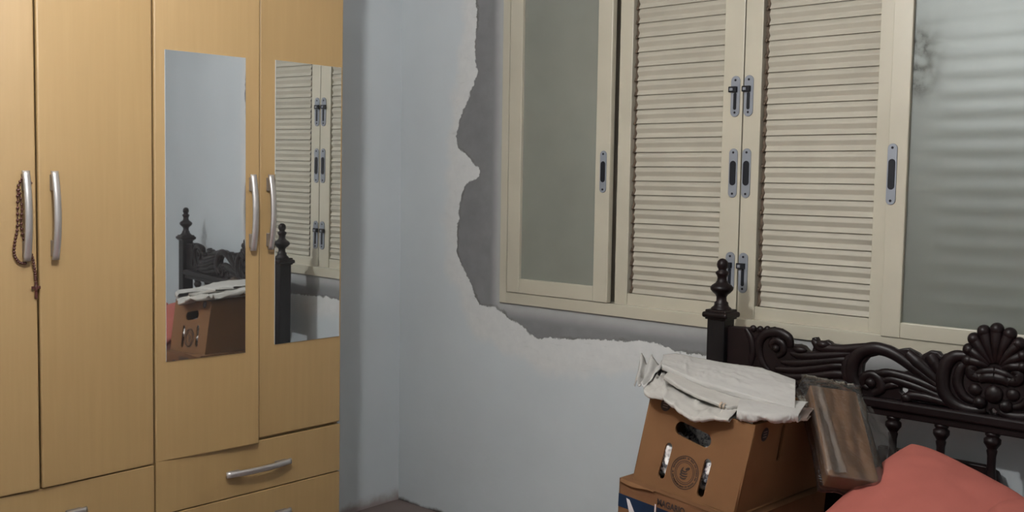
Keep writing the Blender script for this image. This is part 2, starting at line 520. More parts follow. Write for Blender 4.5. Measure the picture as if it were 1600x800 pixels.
def sdist(px, pz, poly):
    P = np.array(poly); Q = np.roll(P, -1, 0)
    best = np.full(px.shape, 9.0); ins = np.zeros(px.shape, bool)
    for a, b in zip(P, Q):
        e = b - a
        t = np.clip(((px - a[0]) * e[0] + (pz - a[1]) * e[1]) / (e @ e), 0, 1)
        best = np.minimum(best, np.hypot(px - a[0] - t * e[0], pz - a[1] - t * e[1]))
        cr = ((a[1] > pz) != (b[1] > pz))
        with np.errstate(divide='ignore', invalid='ignore'):
            xi = a[0] + (pz - a[1]) * e[0] / (e[1] if abs(e[1]) > 1e-12 else 1e-12)
        ins ^= cr & (px < xi)
    return np.where(ins, -best, best)

def wall_back():
    xs = list(np.arange(0, WIN[0] - 1e-6, 0.0125)) + list(np.arange(WIN[0], WIN[1] - 1e-6, 0.02)) + list(np.arange(WIN[1], 3.6, 0.02)) + list(np.arange(3.6, ROOM_X, 0.13)) + [ROOM_X]
    zs = list(np.arange(0, 0.6, 0.06)) + list(np.arange(0.6, WIN[2] - 1e-6, 0.0125)) + list(np.arange(WIN[2], WIN[3] - 1e-6, 0.0139)) + list(np.arange(WIN[3], ROOM_Z, 0.025)) + [ROOM_Z]
    X, Z = np.meshgrid(xs, zs)
    nx, nz = len(xs), len(zs)
    px, pz = X.ravel(), Z.ravel()
    vs = [(float(a), 0.0, float(b)) for a, b in zip(px, pz)]
    fs = []
    for j in range(nz - 1):
        for i in range(nx - 1):
            cx, cz = (xs[i] + xs[i + 1]) / 2, (zs[j] + zs[j + 1]) / 2
            if WIN[0] < cx < WIN[1] and WIN[2] < cz < WIN[3]: continue
            k = j * nx + i
            fs.append((k, k + 1, k + nx + 1, k + nx))
    # wall thickness: back skin and window reveal
    n0 = len(vs)
    T = 0.16
    for (x0, x1, z0, z1) in ((0, WIN[0], 0, ROOM_Z), (WIN[1], ROOM_X, 0, ROOM_Z), (WIN[0], WIN[1], 0, WIN[2]), (WIN[0], WIN[1], WIN[3], ROOM_Z)):
        k = len(vs)
        vs += [(x0, T, z0), (x0, T, z1), (x1, T, z1), (x1, T, z0)]
        fs.append((k, k + 1, k + 2, k + 3))
    x0, x1, z0, z1 = WIN
    for a, b in (((x0, z0), (x1, z0)), ((x1, z0), (x1, z1)), ((x1, z1), (x0, z1)), ((x0, z1), (x0, z0))):
        k = len(vs)
        vs += [(a[0], 0, a[1]), (b[0], 0, b[1]), (b[0], T, b[1]), (a[0], T, a[1])]
        fs.append((k, k + 1, k + 2, k + 3))
    me = bpy.data.meshes.new('wall_back')
    me.from_pydata(vs, [], fs)
    A = np.array(vs)
    qx, qz = A[:, 0], A[:, 2]
    fx0, fx1, fz0, fz1 = WIN[0] - 0.015, WIN[1] + 0.015, WIN[2] - 0.012, WIN[3] + 0.015
    sw = np.hypot(np.maximum(np.maximum(fx0 - qx, qx - fx1), 0), np.maximum(np.maximum(fz0 - qz, qz - fz1), 0))
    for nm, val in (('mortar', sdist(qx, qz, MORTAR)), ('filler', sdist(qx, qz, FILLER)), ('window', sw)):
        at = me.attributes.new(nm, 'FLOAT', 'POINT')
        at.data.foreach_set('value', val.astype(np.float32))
    me.update()
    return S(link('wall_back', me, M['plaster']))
wall_back()

# ------------------------------------------------------------------ window
win = S(empty('window_1', (1.80, 0.0, 1.023)))
WO = Vector((1.80, 0.0, 1.023))
def wpart(mb_or_obj, name=None, mat=None, parent=None, smooth=False):
    o = mb_or_obj.build(name, mat, None, smooth)
    o.parent = parent or win
    if parent is None: o.matrix_parent_inverse = Matrix.Translation(-WO)
    return o
def sub(mb, name, mat, parent, smooth=False):
    o = mb.build(name, mat, None, smooth)
    o.parent = parent
    return o

FZ0, FZ1 = 1.022, 2.445
fr = MB()
fr.box(0.655, 0.694, -0.012, 0.09, FZ0, FZ1, 0.002)
fr.box(2.906, 2.945, -0.012, 0.09, FZ0, FZ1, 0.002)
fr.box(0.694, 2.906, -0.012, 0.09, FZ0, 1.070, 0.002)
fr.box(0.694, 2.906, -0.012, 0.09, 2.39, FZ1, 0.002)
wpart(fr, 'window_frame', M['cream'])

def pull(x, z, y, L, W, parent, bolt=False):
    """flush zinc pull plate with a black recess, or a plate with a sliding bolt"""
    mb = MB()
    mb.add_mesh(plate(stadium(0, 0, L, W, math.pi / 2), depth=0.004, bevel=0.001), lambda p: (x + p.x, y - 0.002 - p.z, z + p.y), 0)
    for s in (-1, 1):
        mb.add_mesh(plate(circle(0, s * (L / 2 - W * 0.42), 0.0042, 12), depth=0.002), lambda p: (x + p.x, y - 0.0042 - p.z, z + p.y), 1)
    if not bolt:
        mb.add_mesh(plate(stadium(0, 0, L * 0.50, W * 0.72, math.pi / 2), depth=0.003, bevel=0.001), lambda p: (x + p.x, y - 0.004 - p.z, z + p.y), 1)
    else:
        mb.add_mesh(plate(stadium(0, -L * 0.12, L * 0.42, W * 0.34, math.pi / 2), depth=0.002), lambda p: (x + p.x, y - 0.0042 - p.z, z + p.y), 1)
        mb.box(x - W * 0.62, x + W * 0.25, y - 0.016, y - 0.003, z + L * 0.10, z + L * 0.24, 0.002, mi=1)
        mb.box(x - W * 0.42, x - W * 0.10, y - 0.0205, y - 0.012, z + L * 0.13, z + L * 0.20, 0.0015, mi=0)
    return sub(mb, 'sliding_bolt' if bolt else 'flush_pull', [M['steel'], M['black']], parent)

def sash(x0, x1, px0, px1, z0, pz0, pz1, z1, y0, y1, glass, pull_x=None, pull_z=1.588, pull_L=0.165):
    o = MB()
    o.box(x0, px0, y0, y1, z0, z1, 0.003); o.box(px1, x1, y0, y1, z0, z1, 0.003)
    o.box(px0, px1, y0, y1, z0, pz0, 0.003); o.box(px0, px1, y0, y1, pz1, z1, 0.003)
    s = wpart(o, 'glazed_sash', M['cream'])
    pm = bpy.data.meshes.new('pane')
    g = MB().box(0, px1 - px0 + 0.012, -0.002, 0.002, 0, pz1 - pz0 + 0.012)
    p = g.build('pane', glass, s)
    # object origin at the pane's left edge at floor height so that the stain keeps its place
    for v in p.data.vertices: v.co.z += pz0 - 0.006
    p.location = (px0 - 0.006, (y0 + y1) / 2 + 0.003, 0)
    if pull_x: pull(pull_x, pull_z, y0, pull_L, 0.031, s)
    return s
sash(0.702, 1.237, 0.771, 1.166, 1.072, 1.133, 2.335, 2.392, -0.018, 0.010, M['glass_l'], 1.207, 1.589, 0.165)
sash(2.336, 2.902, 2.399, 2.840, 1.066, 1.117, 2.335, 2.392, -0.018, 0.010, M['glass_r'], 2.352, 1.588, 0.195)

PITCH = 0.0548
def shutter(x0, sx0, sx1, x1):
    yf, yb = 0.012, 0.044
    z0, zs, zt, z1 = 1.066, 1.115, 2.345, 2.392
    o = MB()
    o.box(x0, sx0, yf, yb, z0, z1, 0.002); o.box(sx1, x1, yf, yb, z0, z1, 0.002)
    o.box(sx0, sx1, yf + 0.003, yb, z0, zs, 0.002); o.box(sx0, sx1, yf + 0.003, yb, zt, z1, 0.002)
    s = wpart(o, 'louvred_shutter', M['cream'])
    gapw = 0.019
    lv = MB()
    n = int((zt - zs) / PITCH) + 1
    prof = [(0.0240, 0.0600), (0.0125, 0.0575), (0.0105, 0.0520), (0.0060, 0.0420), (0.0035, 0.0375), (0.0042, 0.0350), (0.0120, 0.0215), (0.0128, 0.0190), (0.0115, 0.0165), (0.0050, 0.0050), (0.0035, 0.0022), (0.0048, 0.0012), (0.0100, 0.0014)]
    for k in range(n):
        zb = zs + 0.001 + k * PITCH
        if zb + 0.05 > zt + 0.03: break
        rows = []
        for (dy, dz) in prof:
            rows.append([(sx0 + gapw, yf + 0.004 + dy, zb + dz), (sx1 + 0.002, yf + 0.004 + dy, zb + dz)])
        lv.grid(rows)
    sub(lv, 'louvres', M['cream_dull'], s, True)
    ch = MB()
    ch.box(sx0, sx0 + gapw + 0.012, yb - 0.006, yb + 0.002, zs, zt)
    for k in range(n):
        zb = zs + k * PITCH
        if zb + 0.05 > zt: break
        # end clips that carry each louvre inside the channel
        ch.add_mesh(plate([(0.008, 0.002), (0.030, 0.004), (0.032, 0.020), (0.024, 0.034), (0.030, 0.050), (0.016, 0.040), (0.010, 0.022)], depth=0.004), lambda p: (sx0 + gapw - 0.002 + p.z, yf + p.x, zb + p.y))
        ch.add_mesh(plate([(0.012, 0.0), (0.030, 0.0), (0.030, 0.012), (0.020, 0.016)], depth=0.008), lambda p: (sx0 + 0.006 + p.z, yf + p.x, zb + p.y))
    sub(ch, 'louvre_channel', M['gap'], s)
    return s
sl = shutter(1.252, 1.312, 1.714, 1.793)
sr = shutter(1.7975, 1.865, 2.283, 2.348)
for s_, xx in ((sl, 1.765), (sr, 1.818)):
    pull(xx, 1.861, 0.012, 0.145, 0.036, s_, True)
    pull(xx, 1.588, 0.012, 0.176, 0.034, s_, False)
    pull(xx, 1.232, 0.012, 0.145, 0.036, s_, True)

# outer fixed louvre and blind panel behind the glazed sashes
rows = []
zz = 1.06
while zz < 2.39:
    rows.append([(2.25, 0.062 + 0.019 * math.sin(2 * math.pi * zz / 0.059), zz), (2.908, 0.062 + 0.019 * math.sin(2 * math.pi * zz / 0.059), zz)])
    zz += 0.0059
ob = MB(); ob.grid(rows)
wpart(ob, 'outer_louvre', M['cream_dull'], smooth=True)
wpart(MB().box(0.69, 1.30, 0.062, 0.075, 1.06, 2.39), 'outer_panel', M['cream_dull'])
wpart(MB().box(0.66, 2.94, 0.092, 0.10, 1.03, 2.43), 'outer_blind', M['dark_void'])

# ------------------------------------------------------------------ ceiling lamp (above and behind the camera's view)
lamp = tag(empty('ceiling_lamp', (LAMP_POS[0], LAMP_POS[1], ROOM_Z)), 'bare white bulb hanging in a socket from the ceiling of the room', 'lamp')
mb = MB().lathe([(0.001, 0.0), (0.06, 0.0), (0.058, -0.02), (0.03, -0.03), (0.006, -0.035), (0.006, LAMP_POS[2] - ROOM_Z + 0.13), (0.022, LAMP_POS[2] - ROOM_Z + 0.12), (0.026, LAMP_POS[2] - ROOM_Z + 0.02), (0.001, LAMP_POS[2] - ROOM_Z + 0.015)])
mb.build('socket', M['socket'], lamp, True)
mb = MB().blob((0, 0, LAMP_POS[2] - ROOM_Z - 0.02), 0.05, sub=3)
mb.build('bulb', M['lamp'], lamp, True)

# ------------------------------------------------------------------ wardrobe
YC = -1.953
LEAN = math.radians(0.5)
wr = tag(empty('wardrobe', (0.594 - 1.4 * math.sin(LEAN), YC, 0.0), (0, LEAN, 0)), 'tall pale maple wardrobe with two long mirrors and metal bow handles', 'wardrobe')
Y0, Y1, ZT = -3.085, -0.824, 2.39
c = MB()
c.box(-0.575, -0.021, Y1 - YC - 0.018, Y1 - YC, 0.0, ZT, 0.001)
c.box(-0.575, -0.021, Y0 - YC, Y0 - YC + 0.018, 0.0, ZT, 0.001)
c.box(-0.575, -0.021, Y0 - YC + 0.018, Y1 - YC - 0.018, ZT - 0.03, ZT, 0.001)
c.box(-0.021, 0.0, Y0 - YC, Y1 - YC, ZT - 0.05, ZT, 0.001)
c.box(-0.575, -0.021, Y0 - YC + 0.018, Y1 - YC - 0.018, 0.05, 0.07)
c.box(-0.575, -0.565, Y0 - YC + 0.018, Y1 - YC - 0.018, 0.0, ZT)
c.box(-0.555, -0.024, Y0 - YC + 0.018, Y1 - YC - 0.018, 0.600, 0.615)
c.box(-0.05, -0.024, Y0 - YC + 0.018, Y1 - YC - 0.018, 0.0, 0.05)
for yy in (-1.5875, -2.338):
    c.box(-0.555, -0.024, yy - YC - 0.008, yy - YC + 0.008, 0.05, ZT - 0.03)
c.build('carcass', M['maple_in'], wr)

def bow_handle(parent, y, z, L, vertical=True, x=0.0, name='handle'):
    """bowed aluminium strip on two feet; runs along z (or along y)"""
    h = MB()
    n = 22; w = 0.0105; t = 0.0035
    rows = []
    for i in range(n):
        u = -1 + 2 * i / (n - 1)
        xo = 0.019 + 0.017 * (1 - u * u)
        a = u * L / 2
        ring = []
        for (ww, tt) in ((-w, -t), (-w, t * 0.6), (-w * 0.6, t * 1.5), (0, t * 1.8), (w * 0.6, t * 1.5), (w, t * 0.6), (w, -t)):
            ring.append((x + xo + tt, y + ww, z + a) if vertical else (x + xo + tt, y + a, z + ww))
        rows.append(ring)
    vs = h.grid(rows, closed=True)
    h.bm.faces.new(vs[0]); h.bm.faces.new(vs[-1])
    for f in h.bm.faces: f.smooth = True
    for s in (-1, 1):
        a0, a1 = sorted((s * L * 0.28, s * L * 0.46))
        if vertical: h.box(x, x + 0.0235, y - 0.007, y + 0.007, z + a0, z + a1, 0.002, mi=1)
        else: h.box(x, x + 0.0235, y + a0, y + a1, z - 0.007, z + 0.007, 0.002, mi=1)
    o = h.build(name, [M['alu'], M['alu_foot']], parent)
    o['label'] = 'brushed aluminium bow handle'
    return o

HANDLE_Z, HANDLE_L = 1.4255, 0.262
def door(ya, yb, z0, hinge, ang, handle=None, mirror=None):
    """hinge 'a' (the far left edge) or 'b'; y measured in the room"""
    hy = ya if hinge == 'a' else yb
    d = MB().box(-0.018, 0.0, ya - hy, yb - hy, z0, 2.338, 0.0055, 3).build('door', M['maple'], wr, False)
    d.location = (0, hy - YC, 0)
    d.rotation_euler = (0, 0, math.radians(ang))
    if mirror:
        a, b, za, zb = mirror
        MB().box(0.0, 0.0035, a - hy, b - hy, za, zb, 0.0012, 1).build('mirror', M['mirror'], d)['label'] = 'long dusty mirror'
    if handle: bow_handle(d, handle - hy, HANDLE_Z, HANDLE_L)
    return d
d6 = door(-3.083, -2.714, 0.613, 'b', 0.0, -3.03)
d5 = door(-2.709, -2.340, 0.613, 'a', 0.0, -2.39)
d1 = door(-2.335, -1.963, 0.607, 'a', -1.8, -1.9985)
d2 = door(-1.957, -1.591, 0.607, 'b', 1.8, -1.917)
d3 = door(-1.585, -1.204, 0.609, 'a', -3.6, -1.240, (-1.550, -1.260, 0.940, 1.950))
d4 = door(-1.192, -0.826, 0.622, 'b', 0.5, -1.158, (-1.130, -0.836, 0.951, 1.957))

def drawer(ya, yb, z0, z1, hy):
    o = MB().box(-0.018, 0.0, ya - YC, yb - YC, z0, z1, 0.002, 2).build('drawer', M['maple'], wr)
    bow_handle(o, hy - YC, (z0 + z1) / 2 - 0.003, HANDLE_L + 0.006, False)
    return o
for z0, z1 in ((0.4315, 0.6125), (0.2480, 0.4275), (0.075, 0.2440)):
    drawer(-1.585, -0.826, z0, z1, -1.199)
    drawer(-2.335, -1.591, z0, min(z1, 0.6035), -1.960)
    drawer(-3.083, -2.340, z0, min(z1, 0.6035), -2.71)

# rosary looped over the handle of the left door
def rosary():
    hx, hy = 0.594 + 0.030, -1.998
    root = tag(empty('rosary', (0.0, 0.0, 0.0)), 'brown bead rosary with a small cross hanging from the leftmost door handle', 'rosary')
    base = Vector((hx, hy, 1.55))
    root.location = base
    path = [(0.006, 0.010, -0.030), (0.004, -0.006, -0.012), (-0.012, -0.018, -0.04), (-0.014, -0.020, -0.10), (-0.014, -0.022, -0.16), (-0.014, -0.030, -0.20), (-0.014, -0.032, -0.235), (-0.013, -0.020, -0.258), (-0.008, -0.004, -0.262)]
    path2 = [(-0.012, -0.016, -0.05), (-0.010, -0.010, -0.10), (-0.012, -0.012, -0.15), (-0.011, -0.004, -0.20), (-0.008, 0.012, -0.232), (-0.008, 0.019, -0.26), (-0.010, 0.024, -0.29), (-0.012, 0.026, -0.312)]
    st = MB()
    for p in (path, path2): st.sweep(p, [0.0016], n=30, seg=5)
    st.build('cord', M['bead'], root, True)
    proto = None
    cross = Vector((-0.012, 0.027, -0.318))
    for p, n in ((path, 30), (path2, 26)):
        for i, q in enumerate(catmull(p, n)):
            if proto is None:
                proto = MB().blob((0, 0, 0), 0.0046, sub=2).build('bead', M['bead'], root, True)
                o = proto
            else:
                o = proto.copy(); COL.objects.link(o); o.parent = root
            o.location = q
    cr = MB()
    cr.box(cross.x - 0.002, cross.x + 0.002, cross.y - 0.004, cross.y + 0.004, cross.z - 0.050, cross.z, 0.001)
    cr.box(cross.x - 0.002, cross.x + 0.002, cross.y - 0.013, cross.y + 0.013, cross.z - 0.022, cross.z - 0.013, 0.001)
    cr.blob((cross.x + 0.002, cross.y, cross.z - 0.02), 0.006, 0.5, 0.7, 2.2, sub=1)
    cr.build('cross', M['bead'], root)
rosary()

# ------------------------------------------------------------------ bed
bed = tag(empty('bed', (2.741, HB, 0.0)), 'dark carved wooden bed with a shell crest, turned spindles and finial posts', 'bed')
BX = 2.741
def bpart(mb, name, mat, smooth=True, parent=None):
    o = mb.build(name, mat, parent or bed, smooth)
    for v in o.data.vertices: v.co -= Vector((BX, HB, 0))
    return o
for s in (-1, 1):
    x = BX + s * 0.896
    p = MB().box(x - 0.034, x + 0.034, HB - 0.034, HB + 0.034, 0.0, 1.092, 0.004)
    po = bpart(p, 'bed_post', M['wood_black'], False)
    cp = MB()
    for w, za, zb, bv in ((0.040, 1.086, 1.094, 0.003), (0.049, 1.092, 1.112, 0.008), (0.040, 1.108, 1.120, 0.004)):
        cp.box(x - w, x + w, HB - w, HB + w, za, zb, bv, 3)
    bpart(cp, 'post_cap', M['wood'], False, po)
    f = MB().lathe([(0.001, 0.0), (0.036, 0.0), (0.034, 0.008), (0.026, 0.014), (0.0235, 0.022), (0.024, 0.026), (0.018, 0.032), (0.0175, 0.046), (0.022, 0.054), (0.030, 0.060), (0.0385, 0.070), (0.0395, 0.078),
                    (0.034, 0.086), (0.022, 0.094), (0.017, 0.102), (0.016, 0.112), (0.019, 0.120), (0.023, 0.126), (0.022, 0.132), (0.014, 0.137), (0.014, 0.141), (0.018, 0.148), (0.0195, 0.157), (0.017, 0.168), (0.009, 0.176), (0.001, 0.178)],
                   (x, HB, 1.117), 24)
    bpart(f, 'finial', M['wood'], True, po)
    ft = MB().box(x - 0.034, x + 0.034, -2.20, -2.13, 0.0, 0.46, 0.004)
    bpart(ft, 'foot_post', M['wood_black'], False)
    sd_ = MB().box(x - 0.016, x + 0.016, -2.14, HB - 0.03, 0.22, 0.36, 0.004)
    bpart(sd_, 'side_rail', M['wood'], False)
bpart(MB().box(BX - 0.87, BX + 0.87, -2.18, -2.15, 0.20, 0.40, 0.004), 'foot_rail', M['wood'], False)
# rails
rl = MB()
rl.box(BX - 0.863, BX + 0.863, HB - 0.034, HB + 0.028, 0.872, 0.903, 0.007, 3)
rl.box(BX - 0.863, BX + 0.863, HB - 0.022, HB + 0.018, 0.850, 0.873, 0.004)
bpart(rl, 'top_rail', M['wood'], False)
bpart(MB().box(BX - 0.863, BX + 0.863, HB - 0.02, HB + 0.02, 0.40, 0.60, 0.005), 'lower_rail', M['wood'], False)
sp = [(0.017, 0.0), (0.018, 0.02), (0.013, 0.04), (0.017, 0.055), (0.012, 0.07), (0.012, 0.08), (0.018, 0.11), (0.0205, 0.15), (0.0195, 0.19), (0.0155, 0.24), (0.0118, 0.285), (0.0122, 0.315), (0.0150, 0.330), (0.0128, 0.336), (0.0185, 0.345), (0.0235, 0.353), (0.0235, 0.365), (0.0165, 0.371), (0.0205, 0.376), (0.0205, 0.386)]
proto = None
for k in range(-5, 6):
    if proto is None:
        proto = MB().lathe(sp, (0, 0, 0), 18).build('spindle', M['wood'], bed, True)
        o = proto
    else:
        o = proto.copy(); COL.objects.link(o); o.parent = bed
    o.location = (k * 0.1435, 0.0, 0.466)

# carved crest: a pierced board with flowing leaves, scrolls and a shell, the right half mirroring the left
OUT = [(1.872, 1.066), (1.897, 1.066), (1.941, 1.068), (2.0, 1.071), (2.047, 1.076), (2.079, 1.069), (2.1, 1.058), (2.107, 1.042), (2.112, 1.032), (2.124, 1.031), (2.139, 1.034), (2.157, 1.029), (2.171, 1.016), (2.184, 1.016), (2.188, 1.031), (2.183, 1.047), (2.183, 1.060), (2.197, 1.063), (2.205, 1.050), (2.215, 1.053), (2.23, 1.058), (2.243, 1.054), (2.252, 1.047), (2.273, 1.045), (2.307, 1.049), (2.34, 1.059), (2.372, 1.065), (2.404, 1.068), (2.432, 1.064), (2.456, 1.055), (2.473, 1.061), (2.491, 1.064), (2.522, 1.052), (2.53, 1.043), (2.537, 1.052), (2.556, 1.065), (2.581, 1.064), (2.589, 1.055), (2.597, 1.060), (2.623, 1.072), (2.655, 1.075), (2.665, 1.080), (2.675, 1.092), (2.688, 1.110), (2.702, 1.128), (2.720, 1.141), (2.741, 1.147)]
full = OUT + [(2 * BX - x, z) for x, z in reversed(OUT[:-1])] + [(2 * BX - 1.872, 0.900), (1.872, 0.900)]
EYE = [(2.352, 0.972), (2.354, 0.997), (2.37, 1.019), (2.402, 1.031), (2.433, 1.030), (2.461, 1.023), (2.485, 1.012), (2.503, 1.001), (2.479, 0.990), (2.432, 0.985), (2.405, 0.986), (2.385, 0.982), (2.368, 0.972)]
SMALL = [(2.473, 0.940), (2.496, 0.945), (2.496, 0.935), (2.485, 0.920), (2.473, 0.930)]
TRI = [(2.732, 0.914), (2.741, 0.922), (2.750, 0.914), (2.747, 0.904), (2.735, 0.904)]
LOW = [(2.375, 0.908), (2.44, 0.906), (2.455, 0.914), (2.43, 0.926), (2.40, 0.917)]
mir = lambda L: [(2 * BX - x, z) for x, z in reversed(L)]
cre = MB()
cre.add_mesh(plate(full, [EYE, SMALL, mir(EYE), mir(SMALL), TRI], depth=0.026, bevel=0.004), lambda p: (p.x, HB + 0.004 - p.z, p.y))
def rib(pts, rad, ky=0.72, y=-0.010, n=None):
    rad = [r * 1.22 for r in rad]
    for sgn in (1, -1):
        q = [((BX + sgn * (p[0] - BX)), HB + (p[2] if len(p) > 2 else y), p[1]) for p in pts]
        cre.sweep(q, rad, ky, n=n or len(pts) * 7, seg=10, flat_axis=(0, 1, 0))
def bead(x, z, r, y=-0.014, sx=1.0, sz=1.0, sy=0.8):
    for sgn in ((1, -1) if abs(x - BX) > 1e-4 else (1,)):
        cre.blob((BX + sgn * (x - BX), HB + y, z), r, sx, sy, sz, sub=3)
# left leaf, flowing right and curling at the tips
rib([(2.452, 1.052), (2.403, 1.055), (2.340, 1.046), (2.270, 1.034), (2.215, 1.034), (2.194, 1.048), (2.188, 1.056)], [0.008, 0.014, 0.013, 0.012, 0.012, 0.009, 0.005])
rib([(2.330, 1.030), (2.275, 1.018), (2.215, 1.006), (2.150, 0.998), (2.110, 1.004)], [0.005, 0.012, 0.013, 0.012, 0.004])
rib([(2.330, 1.008), (2.275, 1.000), (2.205, 0.984), (2.135, 0.972), (2.080, 0.970)], [0.005, 0.012, 0.013, 0.012, 0.005])
rib([(2.325, 0.985), (2.265, 0.980), (2.195, 0.962), (2.130, 0.948), (2.060, 0.944)], [0.005, 0.012, 0.013, 0.012, 0.006])
rib([(2.330, 0.958), (2.270, 0.955), (2.200, 0.938), (2.120, 0.924), (2.040, 0.918)], [0.006, 0.013, 0.013, 0.012, 0.008])
rib([(2.345, 0.930), (2.280, 0.928), (2.200, 0.915), (2.10, 0.908)], [0.008, 0.013, 0.012, 0.008])
bead(2.222, 1.044, 0.016, -0.012, 1.4, 0.8)
bead(2.145, 1.018, 0.016, -0.012, 1.5, 0.8)
# the leaf scroll beside the post
rib([(2.112, 1.022), (2.104, 1.050), (2.070, 1.064), (2.030, 1.060), (2.004, 1.036), (1.998, 1.000), (2.012, 0.960), (2.040, 0.930)], [0.008, 0.013, 0.014, 0.014, 0.013, 0.012, 0.010, 0.006])
rib([(2.050, 1.008), (2.044, 1.026), (2.062, 1.038), (2.084, 1.028), (2.086, 1.004), (2.066, 0.984)], [0.006, 0.010, 0.011, 0.011, 0.010, 0.006])
bead(2.062, 1.012, 0.013)
rib([(1.948, 1.064), (1.968, 1.034), (1.976, 0.990), (1.968, 0.935)], [0.006, 0.010, 0.010, 0.006])
for q in range(5):
    bead(1.975 + q * 0.026, 1.068 + (0.003 if q in (2, 3) else 0), 0.012, -0.010)
# great arch sweeping over the opening
rib([(2.352, 0.918), (2.324, 0.950), (2.322, 0.994), (2.343, 1.031), (2.383, 1.051), (2.423, 1.050), (2.463, 1.036), (2.512, 1.008), (2.561, 0.978), (2.609, 0.950)], [0.012, 0.017, 0.018, 0.018, 0.017, 0.016, 0.015, 0.014, 0.012, 0.006], n=60)
rib([(2.340, 0.920), (2.305, 0.950), (2.300, 0.994), (2.322, 1.035)], [0.008, 0.012, 0.012, 0.006])
# volute and the lower strands
rib([(2.392, 0.912), (2.415, 0.930), (2.410, 0.958), (2.384, 0.970), (2.360, 0.958), (2.358, 0.934), (2.378, 0.926)], [0.010, 0.013, 0.013, 0.012, 0.011, 0.009, 0.006])
bead(2.384, 0.945, 0.016)
rib([(2.392, 0.968), (2.420, 0.979), (2.450, 0.981), (2.504, 0.974), (2.562, 0.959), (2.612, 0.942)], [0.008, 0.012, 0.012, 0.012, 0.011, 0.006])
rib([(2.408, 0.948), (2.440, 0.962), (2.476, 0.960), (2.534, 0.948), (2.604, 0.930)], [0.006, 0.011, 0.012, 0.012, 0.006])
rib([(2.420, 0.932), (2.448, 0.946), (2.470, 0.946)], [0.006, 0.010, 0.005])
rib([(2.500, 0.938), (2.545, 0.936), (2.615, 0.922)], [0.006, 0.010, 0.006])
rib([(2.492, 0.914), (2.507, 0.922), (2.554, 0.924), (2.625, 0.914)], [0.009, 0.012, 0.012, 0.008])
bead(2.495, 0.914, 0.015)
# fan of rounded lobes between arch and C scroll
rib([(2.490, 1.050), (2.521, 1.026), (2.562, 0.996), (2.602, 0.962)], [0.013, 0.017, 0.014, 0.006])
rib([(2.556, 1.051), (2.570, 1.033), (2.588, 1.005), (2.606, 0.970)], [0.014, 0.016, 0.012, 0.006])
rib([(2.520, 1.040), (2.550, 1.014), (2.598, 0.966)], [0.008, 0.011, 0.005])
# C scroll and inner curl
rib([(2.664, 1.062), (2.630, 1.058), (2.606, 1.032), (2.597, 0.989), (2.606, 0.944), (2.638, 0.915), (2.683, 0.907), (2.722, 0.914)], [0.011, 0.015, 0.017, 0.018, 0.017, 0.016, 0.013, 0.008], n=60)
rib([(2.672, 1.046), (2.648, 1.026), (2.641, 0.980), (2.660, 0.945), (2.690, 0.932)], [0.007, 0.012, 0.013, 0.011, 0.007])
rib([(2.690, 1.040), (2.676, 1.028), (2.680, 1.010), (2.698, 1.006), (2.706, 1.018)], [0.012, 0.014, 0.014, 0.012, 0.008])
bead(2.706, 0.934, 0.019, -0.016)
bead(2.690, 0.968, 0.016, -0.008, 1.2, 1.2)
bead(2.741, 0.962, 0.020, -0.008, 1.3, 1.4)
# lip under the shell
rib([(2.692, 1.016), (2.712, 1.024), (2.741, 1.030)], [0.008, 0.011, 0.011])
rib([(2.700, 0.998), (2.718, 1.008), (2.741, 1.011)], [0.010, 0.014, 0.015])
# shell: nine ribs from a common base ending in round knobs
for k in range(9):
    a = math.radians(180 - 4 - (172 / 8) * k)
    R = 0.078 + 0.026 * math.sin(a) ** 1.5
    ex, ez = BX + 0.94 * R * math.cos(a), 1.046 + R * math.sin(a)
    mx_, mz = BX + 0.55 * R * math.cos(a), 1.046 + 0.55 * R * math.sin(a)
    q = [(BX + 0.02 * math.cos(a), HB - 0.008, 1.040 + 0.012 * math.sin(a)), (mx_, HB - 0.016, mz), (ex, HB - 0.010, ez)]
    cre.sweep(q, [0.008, 0.013, 0.0185], 0.85, n=14, seg=10, flat_axis=(0, 1, 0))
    cre.blob((ex, HB - 0.009, ez), 0.0190, sub=3)
bpart(cre, 'carved_crest', M['wood'], True)

# plank standing between headboard and wall
pk = MB().add_mesh(plate([(2.36, 0.0), (2.735, 0.0), (2.735, 0.672), (2.722, 0.702), (2.690, 0.716), (2.36, 0.716)], depth=0.030, bevel=0.003), lambda p: (p.x - 2.55, p.z, p.y)).build('wooden_plank', M['wood'])
pk.location = (2.55, -0.045, 0.0)
tag(pk, 'dark wooden board with a clipped corner standing behind the headboard spindles', 'board')

# mattress
mt = MB()
mt.box(1.872, 3.61, -2.12, -0.215, 0.24, 0.462, 0.05, 5)
mo = mt.build('mattress', M['sheet'], None, True)
for v in mo.data.vertices: v.co -= Vector((2.741, -1.17, 0.24))
mo.location = (2.741, -1.17, 0.24)
tag(mo, 'mattress under a salmon sheet lying in the dark carved bed', 'mattress')
bpart(MB().box(1.875, 3.607, -2.12, -0.215, 0.215, 0.238), 'slat_base', M['wood'], False)

# ------------------------------------------------------------------ boxes
def hexa(c):
    """corners: keys (x,y,z) in {0,1} -> trilinear map"""
    c = {k: Vector(v) for k, v in c.items()}
    def f(u, v, w):
        r = Vector((0, 0, 0))
        for i in (0, 1):
            for j in (0, 1):
                for k in (0, 1):
                    r += c[(i, j, k)] * ((u if i else 1 - u) * (v if j else 1 - v) * (w if k else 1 - w))
        return r
    return f

